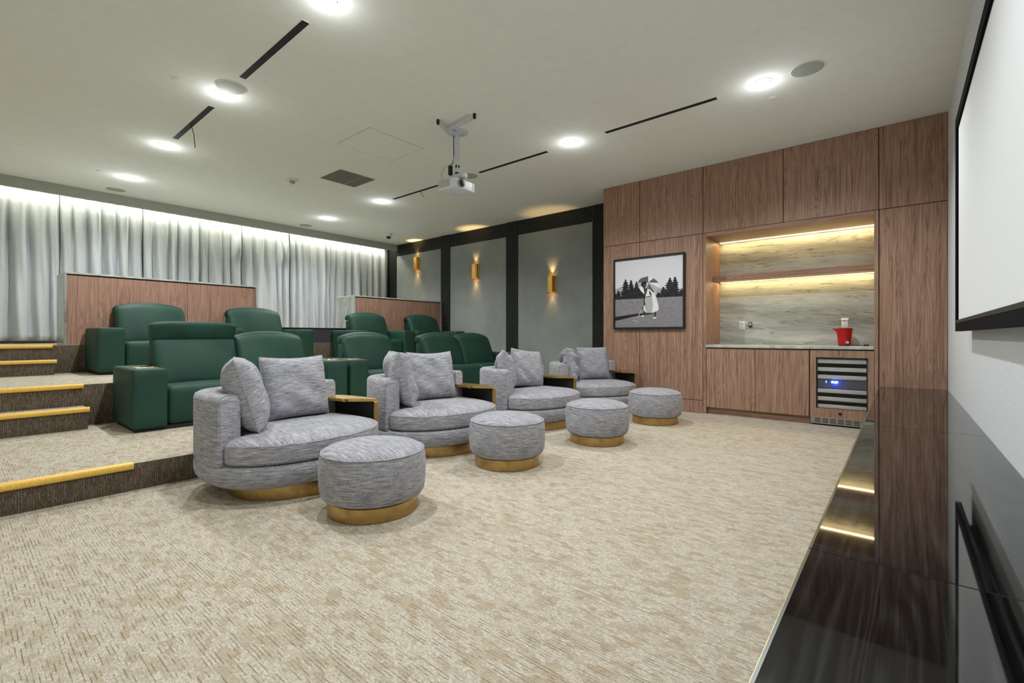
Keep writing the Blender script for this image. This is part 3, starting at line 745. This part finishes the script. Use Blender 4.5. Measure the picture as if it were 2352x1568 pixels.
# ------------------------------------------------------------------ projection screen
t = empty('projection_screen', (XS, 2.8, 1.06), label='large white fixed-frame projection screen with a black velvet border', cat='screen')
xf = .28-XS; y0, y1 = 1.27-2.8, 4.34-2.8; H_ = 1.42; b_ = .072
bm = bmesh.new()
for ya, yb, za, zb in ((y0, y1, 0, b_), (y0, y1, H_-b_, H_), (y0, y0+b_, b_, H_-b_), (y1-b_, y1, b_, H_-b_)): bx(bm, xf, xf+.03, ya, yb, za, zb)
obj('frame', bm, M['velvet'], t)
bm = bmesh.new()
bx(bm, xf-.001, xf+.012, y0+b_-.018, y1-b_+.018, b_-.018, b_+.001); obj('inner_lip', bm, M['black'], t)
box('screen_fabric', xf+.012, xf+.016, y0+b_-.004, y1-b_+.004, b_-.004, H_-b_+.004, M['screen'], t)
for yy in (y0+.14, y1-.14-.3, -.15):
    box('wall_bracket', xf+.03, 0, yy, yy+.3, .10, H_-.10, M['charcoal'], t)

# ------------------------------------------------------------------ console
CX0, CZT = -.181, .487
t = empty('media_console', (CX0, 0, 0), label='long low black console with a mirror-like glass top along the screen wall', cat='console')
cd = XS-CX0-.002; ys = [-.80, 1.405, 3.575, YW-.009]
box('body', .03, cd, ys[0]+.01, ys[-1], 0.06, CZT-.012, M['black'], t)
for a, b in zip(ys, ys[1:]):
    box('front_panel', .008, .03, a+.004, b-.004, .06, CZT-.014, M['blackwood'], t)
    gp = box('glass_top', 0.0, cd, a+.0015, b-.0015, CZT-.012, CZT, M['blackwood'], t, bev=.0012, seg=1)
    box('glass_edge', -.0015, .0045, a+.003, b-.003, CZT-.011, CZT+.0006, M['glassedge'], gp)
    box('edge_strip', -.0035, -.0015, a+.003, b-.003, CZT-.02, CZT-.003, M['bronze'], gp)
box('plinth', .06, cd, ys[0]+.03, ys[-1], 0, .06, M['black'], t)

# ------------------------------------------------------------------ recliners
DP = .79; SWD = .766; AW = .26
def arm_parts(parent, y0, cup=True):
    bm = bmesh.new(); puff(bm, .0, DP, y0+.003, y0+AW-.003, .03, .557, .024, (.004, .002, .004), 7)
    a = obj('arm', bm, M['green'], parent)
    if cup:
        box('cup_tray', DP-.30, DP-.10, y0+.05, y0+AW-.05, .558, .564, M['brass'], a, bev=.002)
        bm = bmesh.new(); lathe(bm, [(.047, .5), (.047, .5665), (.042, .568), (.039, .566), (.039, .5645), (.001, .5645)], 28, (DP-.235, y0+AW*.5+.01, 0)); obj('cup_holder', bm, M['gloss_black'], a)
    return a
def seat_parts(parent, y0, w_, upright=False, hb=0.0):
    s = empty('seat_unit', (0, 0, 0)); s.parent = parent
    ya, yb = y0+.003, y0+w_-.003
    bm = bmesh.new(); puff(bm, .28, DP-.03, ya, yb, .035, .388, .05, (.012, .0, .012), 10); obj('seat_cushion', bm, M['green'], s)
    # back cushion leaning backwards
    def lean(P, u):
        f = (P.z-.36)/.45
        zz = P.z
        if not upright and f > .6: zz += ((1-abs(u[1])**2.6)*.045-.02)*min(1, (f-.6)/.4)
        return (P.x-.17*max(0, f)**1.15, P.y, zz)
    bm = bmesh.new(); puff(bm, .235, .375, ya, yb, .36, .83 if upright else .845, .05, (.034, 0, .012), 12, prof=lean); obj('back_cushion', bm, M['green'], s)
    bm = bmesh.new(); puff(bm, .01, .14, ya+.012, yb-.012, .03, .74, .02, (0, 0, 0), 6); obj('back_shell', bm, M['green'], s)
    bm = bmesh.new()
    if upright:
        def hp(P, u):
            f = (P.z-.80)/.18
            return (P.x+.035*f, ((ya+yb)/2)+(P.y-(ya+yb)/2)*(1+.035*f), P.z-(.02*abs(u[1])**7 if u[2] > .3 else 0))
        puff(bm, .07, .192, ya+.004, yb-.004, .80, .988, .028, (.016, 0, .012), 12, prof=hp)
    else:
        # folded back: a thick pad that arches rearwards, thinner to the tip
        def hp(P, u):
            arch = (1-abs(u[1])**2.4)*.055-.012
            f = (u[0]+1)/2
            return (P.x, P.y, P.z*1 + arch + (-.02+.03*f if u[2] < 0 else .018*math.sin(PI*f)) + hb)
        puff(bm, -.005, .165, ya-.001, yb+.001, .765, .838, .035, (.012, 0, .008), 13, prof=hp)
    obj('headrest', bm, M['green'], s)
    return s
def recliner(name, x, z, y0, layout, label, group):
    """layout: string of a (arm), s (seat), u (seat with raised headrest)"""
    t = empty(name, (x-DP, y0, z), label=label, cat='recliner', group=group)
    y = 0
    for c in layout:
        if c == 'a': arm_parts(t, y, cup=(z < .3)); y += AW
        else: seat_parts(t, y, SWD, c == 'u'); y += SWD
    box('plinth', .06, DP-.045, .03, y-.03, 0, .035, M['black'], t)
    return t
F1 = -5.10; F2 = -7.155
recliner('recliner_sofa', F1, Z1, 1.0, 'ausa', 'dark green two-seat recliner beside the steps in the lower row, left headrest raised', 'lower row of green recliners')
recliner('recliner', F1, Z1, 3.08, 'asa', 'dark green single recliner in the middle of the lower row', 'lower row of green recliners')
recliner('recliner_sofa', F1, Z1, 4.40, 'assa', 'dark green two-seat recliner at the sconce wall end of the lower row', 'lower row of green recliners')
rr = recliner('recliner', F2, Z2, 1.08, 'asa', 'dark green recliner at the left end of the upper row, beside the steps', 'upper row of green recliners')
dup(rr, (F2-DP, 2.40, Z2), 0, 'dark green recliner second from the left in the upper row, left of the aisle gap')
dup(rr, (F2-DP, 4.41, Z2), 0, 'dark green recliner in the upper row just right of the aisle gap')
dup(rr, (F2-DP, 5.74, Z2), 0, 'dark green recliner at the right end of the upper row, against the sconce wall')

# ------------------------------------------------------------------ round armchairs
B_ = .59
def FP(t, off=0):
    c, s = math.cos(t), math.sin(t)
    a, N_ = (.46, 2.1) if c >= 0 else (.58, 3.1)      # rounder to the front, squarer to the back
    b = B_
    x = a*math.copysign(abs(c)**(2/N_), c); y = b*math.copysign(abs(s)**(2/N_), s)
    nx = math.copysign(max(1e-6, abs(x/a))**(N_-1), x)/a; ny = math.copysign(max(1e-6, abs(y/b))**(N_-1), y)/b
    l = math.hypot(nx, ny); return x-off*nx/l, y-off*ny/l
NT = 96
TH = [2*PI*k/NT for k in range(NT)]
ARM0, ARM1 = math.radians(281), math.radians(122)     # band from the left front, round the back (through 180), to the right rear
def ring(off, z, f=None): return [(*FP(t, off if f is None else f(t)), z) for t in TH]
def smooth(a, b, x):
    x = max(0, min(1, (x-a)/(b-a))); return x*x*(3-2*x)
def armchair_parts(t):
    bm = bmesh.new(); lathe(bm, [(.405, 0), (.41, .004), (.41, .085), (.40, .088), (.001, .088)], 56, sx=1.0, sy=1.1); obj('brass_base', bm, M['bronze'], t)
    bm = bmesh.new()
    R = [ring(.10, .085), ring(.055, .09), ring(.025, .105), ring(.008, .13), ring(.0, .165), ring(.0, .205), ring(.008, .222), ring(.03, .232), ring(.30, .234)]
    loft(bm, R); obj('seat_base', bm, M['tweed'], t)
    # seat cushion, T-shaped outline
    def inset(th):
        d = math.degrees(th) % 360
        e = .15*smooth(112, 126, d)*(1-smooth(274, 287, d))
        return .012+.02*smooth(60, 85, d)*(1-smooth(112, 126, d))+e
    bm = bmesh.new()
    prof = [(.06, .236), (.02, .240), (.004, .255), (.0, .285), (.0, .335), (.004, .352), (.0015, .357), (.006, .363), (.03, .377), (.08, .392), (.16, .404), (.28, .411), (.40, .413)]
    rr_ = [ring(0, z, lambda th, o=o: inset(th)+o) for o, z in prof if o < .1]
    last = rr_[-1]; cc = (.04, 0)
    for f_, z in ((.8, .400), (.6, .407), (.4, .411), (.2, .413), (.05, .4135)):
        rr_.append([(cc[0]+(x-cc[0])*f_, cc[1]+(y-cc[1])*f_, z) for x, y, _ in last])
    rr_.insert(0, [(cc[0]+(x-cc[0])*.5, cc[1]+(y-cc[1])*.5, .235) for x, y, _ in rr_[0]])
    loft(bm, rr_); cu = obj('seat_cushion', bm, M['tweed'], t)
    # arm and back band
    ts = []; a = ARM0
    n = 56
    for i in range(n+1): ts.append(ARM0+(ARM1-ARM0)*i/n)
    hh = .665; thk = .145
    def sect(th, f=1.0, ins=0.0):
        pts = []
        # outer bottom -> outer top -> inner top -> inner bottom
        zb = .226; r = .035
        spec = [(0.006, zb), (0, zb+.02), (0, .45), (0, hh-r*1.2), (.008, hh-r*.45), (.03, hh-.004), (thk/2, hh), (thk-.03, hh-.004), (thk-.008, hh-r*.45), (thk, hh-r*1.2), (thk, .45), (thk, zb+.01), (thk-.01, zb)]
        c = thk/2; zc = (zb+hh)/2
        for o, z in spec:
            o2 = c+(o-c)*(1-ins*.6/thk*2*.5); z2 = zc+(z-zc)*(1-ins/ (hh-zb))
            x, y = FP(th, o2+.001); pts.append((x, y, z2))
        return pts
    d0 = .02/.55
    rings = [sect(ARM0+d0*1.0, ins=.05), sect(ARM0+d0*.75, ins=.022), sect(ARM0+d0*.3, ins=.006)]+[sect(q) for q in ts]+[sect(ARM1-d0*.3, ins=.006), sect(ARM1-d0*.75, ins=.022), sect(ARM1-d0, ins=.05)]
    bm = bmesh.new(); loft(bm, rings); obj('back_and_arm', bm, M['tweed'], t, angle=50)
    # piping round the arm end
    bm = bmesh.new(); tube(bm, [Vector(p)+Vector((.004, 0, 0)) for p in sect(ARM0+d0*.2, ins=.004)[1:-1]], .0035, 6); obj('arm_piping', bm, M['tweed'], t)
    # side table on the right flank
    tt = [math.radians(d) for d in range(78, 133, 3)]
    top = [FP(q, -.012) for q in tt]; inn = [FP(q, .17 if math.degrees(q) < 115 else .15) for q in tt]
    corner = FP(math.radians(78), -.012)
    inn[0] = (inn[0][0]-.16, inn[0][1]); inn[1] = (inn[1][0]-.15, inn[1][1]); inn[2] = (inn[2][0]-.13, inn[2][1]); inn[3] = (inn[3][0]-.1, inn[3][1]); inn[4] = (inn[4][0]-.06, inn[4][1])
    bm = bmesh.new(); loft(bm, [[(*p, .502), (*p, .524), (*q, .524), (*q, .502)] for p, q in zip(top, inn)])
    st = obj('side_table', bm, M['brass'], t, angle=25)
    bm = bmesh.new()
    o = [FP(q, -.012) for q in tt]; i_ = [FP(q, -.001) for q in tt]; lp = o+i_[::-1]
    loft(bm, [[(x, y, .24) for x, y in lp], [(x, y, .502) for x, y in lp]]); obj('curved_skirt', bm, M['charcoal'], st, angle=25)  # charcoal instead of brass: the dark it reflects is put into the colour
    bm = bmesh.new(); c0 = FP(math.radians(77.3), -.013); c1 = FP(math.radians(77.3), .02)
    bx(bm, c0[0]-.004, c0[0]+.014, min(c0[1], c1[1]), max(c0[1], c1[1]), .24, .503, .001, 1); obj('leg', bm, M['brass'], st)
chair_lab = ['grey tweed round armchair nearest the camera, facing the screen', 'grey tweed round armchair second from the camera', 'grey tweed round armchair third from the camera, in front of the last sconce panel', 'grey tweed round armchair farthest away, against the wood panelling']
CH = [(-3.31, 1.60, 4), (-3.33, 2.92, -9.5), (-3.29, 4.39, -7), (-3.27, 5.73, -33)]
c0_ = empty('armchair', (CH[0][0], CH[0][1], 0), math.radians(CH[0][2]), chair_lab[0], 'armchair', 'round swivel armchairs with side tables')
armchair_parts(c0_)
chairs = [c0_]+[dup(c0_, (x, y, 0), math.radians(r), l) for (x, y, r), l in zip(CH[1:], chair_lab[1:])]
# loose cushions
def cushion(w_, h_, T, seed, wr=.006, k=.07, top_dip=0):
    rnd = random.Random(seed); n = 26; bm = bmesh.new()
    ps = [(rnd.uniform(3, 9), rnd.uniform(3, 9), rnd.uniform(0, 6), rnd.uniform(.4, 1)) for _ in range(5)]
    G = {}
    for s in (1, -1):
        for i in range(n+1):
            for j in range(n+1):
                u = -math.cos(PI*i/n); v = -math.cos(PI*j/n)
                if s == -1 and (i in (0, n) or j in (0, n)): G[s, i, j] = G[1, i, j]; continue
                cr = 1-.02*(abs(u)*abs(v))**6
                x = u*w_/2*(1-k*(1-v*v)*abs(u)**3)*cr; z = v*h_/2*(1-k*(1-u*u)*abs(v)**3)*cr
                if v > 0: z -= top_dip*(1-u*u)*v**3
                th = T/2*(max(0, (1-u**4)*(1-v**4)))**.6
                wv = sum(q[3]*math.sin(q[0]*u+q[1]*v+q[2]) for q in ps)*wr
                edge = max(abs(u), abs(v)); crinkle = .5*wr*math.sin(22*(v if abs(u) > abs(v) else u)+seed)*edge**6
                G[s, i, j] = bm.verts.new((s*th+wv*(1-edge**4)+(crinkle if 0 < i < n and 0 < j < n else 0), x, z+h_/2))
    for s in (1, -1):
        for i in range(n):
            for j in range(n):
                q = [G[s, i, j], G[s, i+1, j], G[s, i+1, j+1], G[s, i, j+1]]
                bm.faces.new(q if s == 1 else q[::-1])
    bd = [G[1, i, 0] for i in range(n+1)]+[G[1, n, j] for j in range(1, n+1)]+[G[1, i, n] for i in range(n-1, -1, -1)]+[G[1, 0, j] for j in range(n-1, 0, -1)]
    path = [v.co.copy() for v in bd]
    return bm, path
def place_cushion(ci, lx, ly, rz, lean, roll, seed, label, size=(.50, .47, .20), wr=.006, tilt_side=0, k=.045, dip=0, z=.404):
    bm, path = cushion(size[0], size[1], size[2], seed, wr, k, dip)
    o = obj('cushion', bm, M['tweed'], angle=70)
    bm = bmesh.new(); tube(bm, path+[path[0]], .0035, 6); obj('piping', bm, M['tweed'], o)
    cx, cy, cr = CH[ci]; cr = math.radians(cr)
    x = cx+lx*math.cos(cr)-ly*math.sin(cr); y = cy+lx*math.sin(cr)+ly*math.cos(cr)
    o.matrix_world = Matrix.Translation((x, y, z)) @ Matrix.Rotation(cr+math.radians(rz), 4, 'Z') @ Matrix.Rotation(math.radians(-lean), 4, 'Y') @ Matrix.Rotation(math.radians(roll), 4, 'X')
    tag(o, label, 'cushion', 'loose tweed cushions on the armchairs')
    return o
where = ['the armchair nearest the camera', 'the second armchair', 'the third armchair', 'the farthest armchair']
# back cushion: faces forward (+x); left cushion: leans on the left arm, faces +y
place_cushion(0, -.26, .14, 0, 12, 0, 1, 'square tweed cushion upright against the back of '+where[0], size=(.52, .48, .20), dip=.012)
place_cushion(0, -.10, -.245, 66, 17, 0, 2, 'tweed cushion leaning on the left arm of '+where[0]+', seen edge-on', size=(.50, .50, .22))
place_cushion(1, -.26, .11, 0, 12, 0, 3, 'square tweed cushion upright against the back of '+where[1], size=(.52, .48, .20), dip=.015)
place_cushion(1, -.12, -.26, 74, 14, 0, 4, 'puffy tweed cushion leaning on the left arm of '+where[1], size=(.50, .50, .22), wr=.009)
place_cushion(2, -.26, .14, 0, 14, -7, 5, 'square tweed cushion leaning on the back of '+where[2]+', top corner raised', size=(.50, .47, .19), dip=.01)
place_cushion(2, -.15, -.30, 50, 8, 0, 6, 'tweed cushion with a sagging top on the left arm of '+where[2], size=(.48, .47, .20), wr=.009, dip=.05, k=.02)
place_cushion(3, -.26, .13, 2, 12, 0, 7, 'square tweed cushion upright against the back of '+where[3], size=(.50, .47, .19))
place_cushion(3, -.12, -.27, 66, 12, 0, 8, 'crumpled tweed cushion squeezed at the left arm of '+where[3], size=(.46, .47, .22), wr=.016)
# ------------------------------------------------------------------ ottomans
OT = [(-2.428, 1.619), (-2.456, 2.886), (-2.29, 4.05), (-2.265, 5.39)]
ol = ['round grey tweed ottoman nearest the camera, on a brass base', 'round grey tweed ottoman in front of the second armchair', 'round grey tweed ottoman in front of the third armchair', 'round grey tweed ottoman farthest away, near the wood panelling']
t0 = empty('ottoman', (OT[0][0], OT[0][1], 0), 0, ol[0], 'ottoman', 'round tweed ottomans with brass bases')
bm = bmesh.new(); lathe(bm, [(.255, 0), (.26, .004), (.26, .082), (.25, .086), (.001, .086)], 56); obj('brass_base', bm, M['bronze'], t0)
bm = bmesh.new()
pr_ = [(.20, .084), (.255, .086), (.283, .097), (.298, .12), (.305, .16), (.308, .21), (.308, .27), (.304, .32), (.297, .345), (.293, .352), (.294, .356), (.288, .361), (.26, .376), (.20, .392), (.12, .401), (.05, .4035), (.02, .401), (.001, .398)]
lathe(bm, pr_, 72); ub = obj('upholstered_body', bm, M['tweed'], t0, angle=60)
bm = bmesh.new(); tube(bm, [(.296*math.cos(2*PI*k/60), .296*math.sin(2*PI*k/60), .354) for k in range(61)], .0035, 6); obj('piping', bm, M['tweed'], t0)
for (x, y), l, r in zip(OT[1:], ol[1:], (.3, .2, .1)): dup(t0, (x, y, 0), r, l)
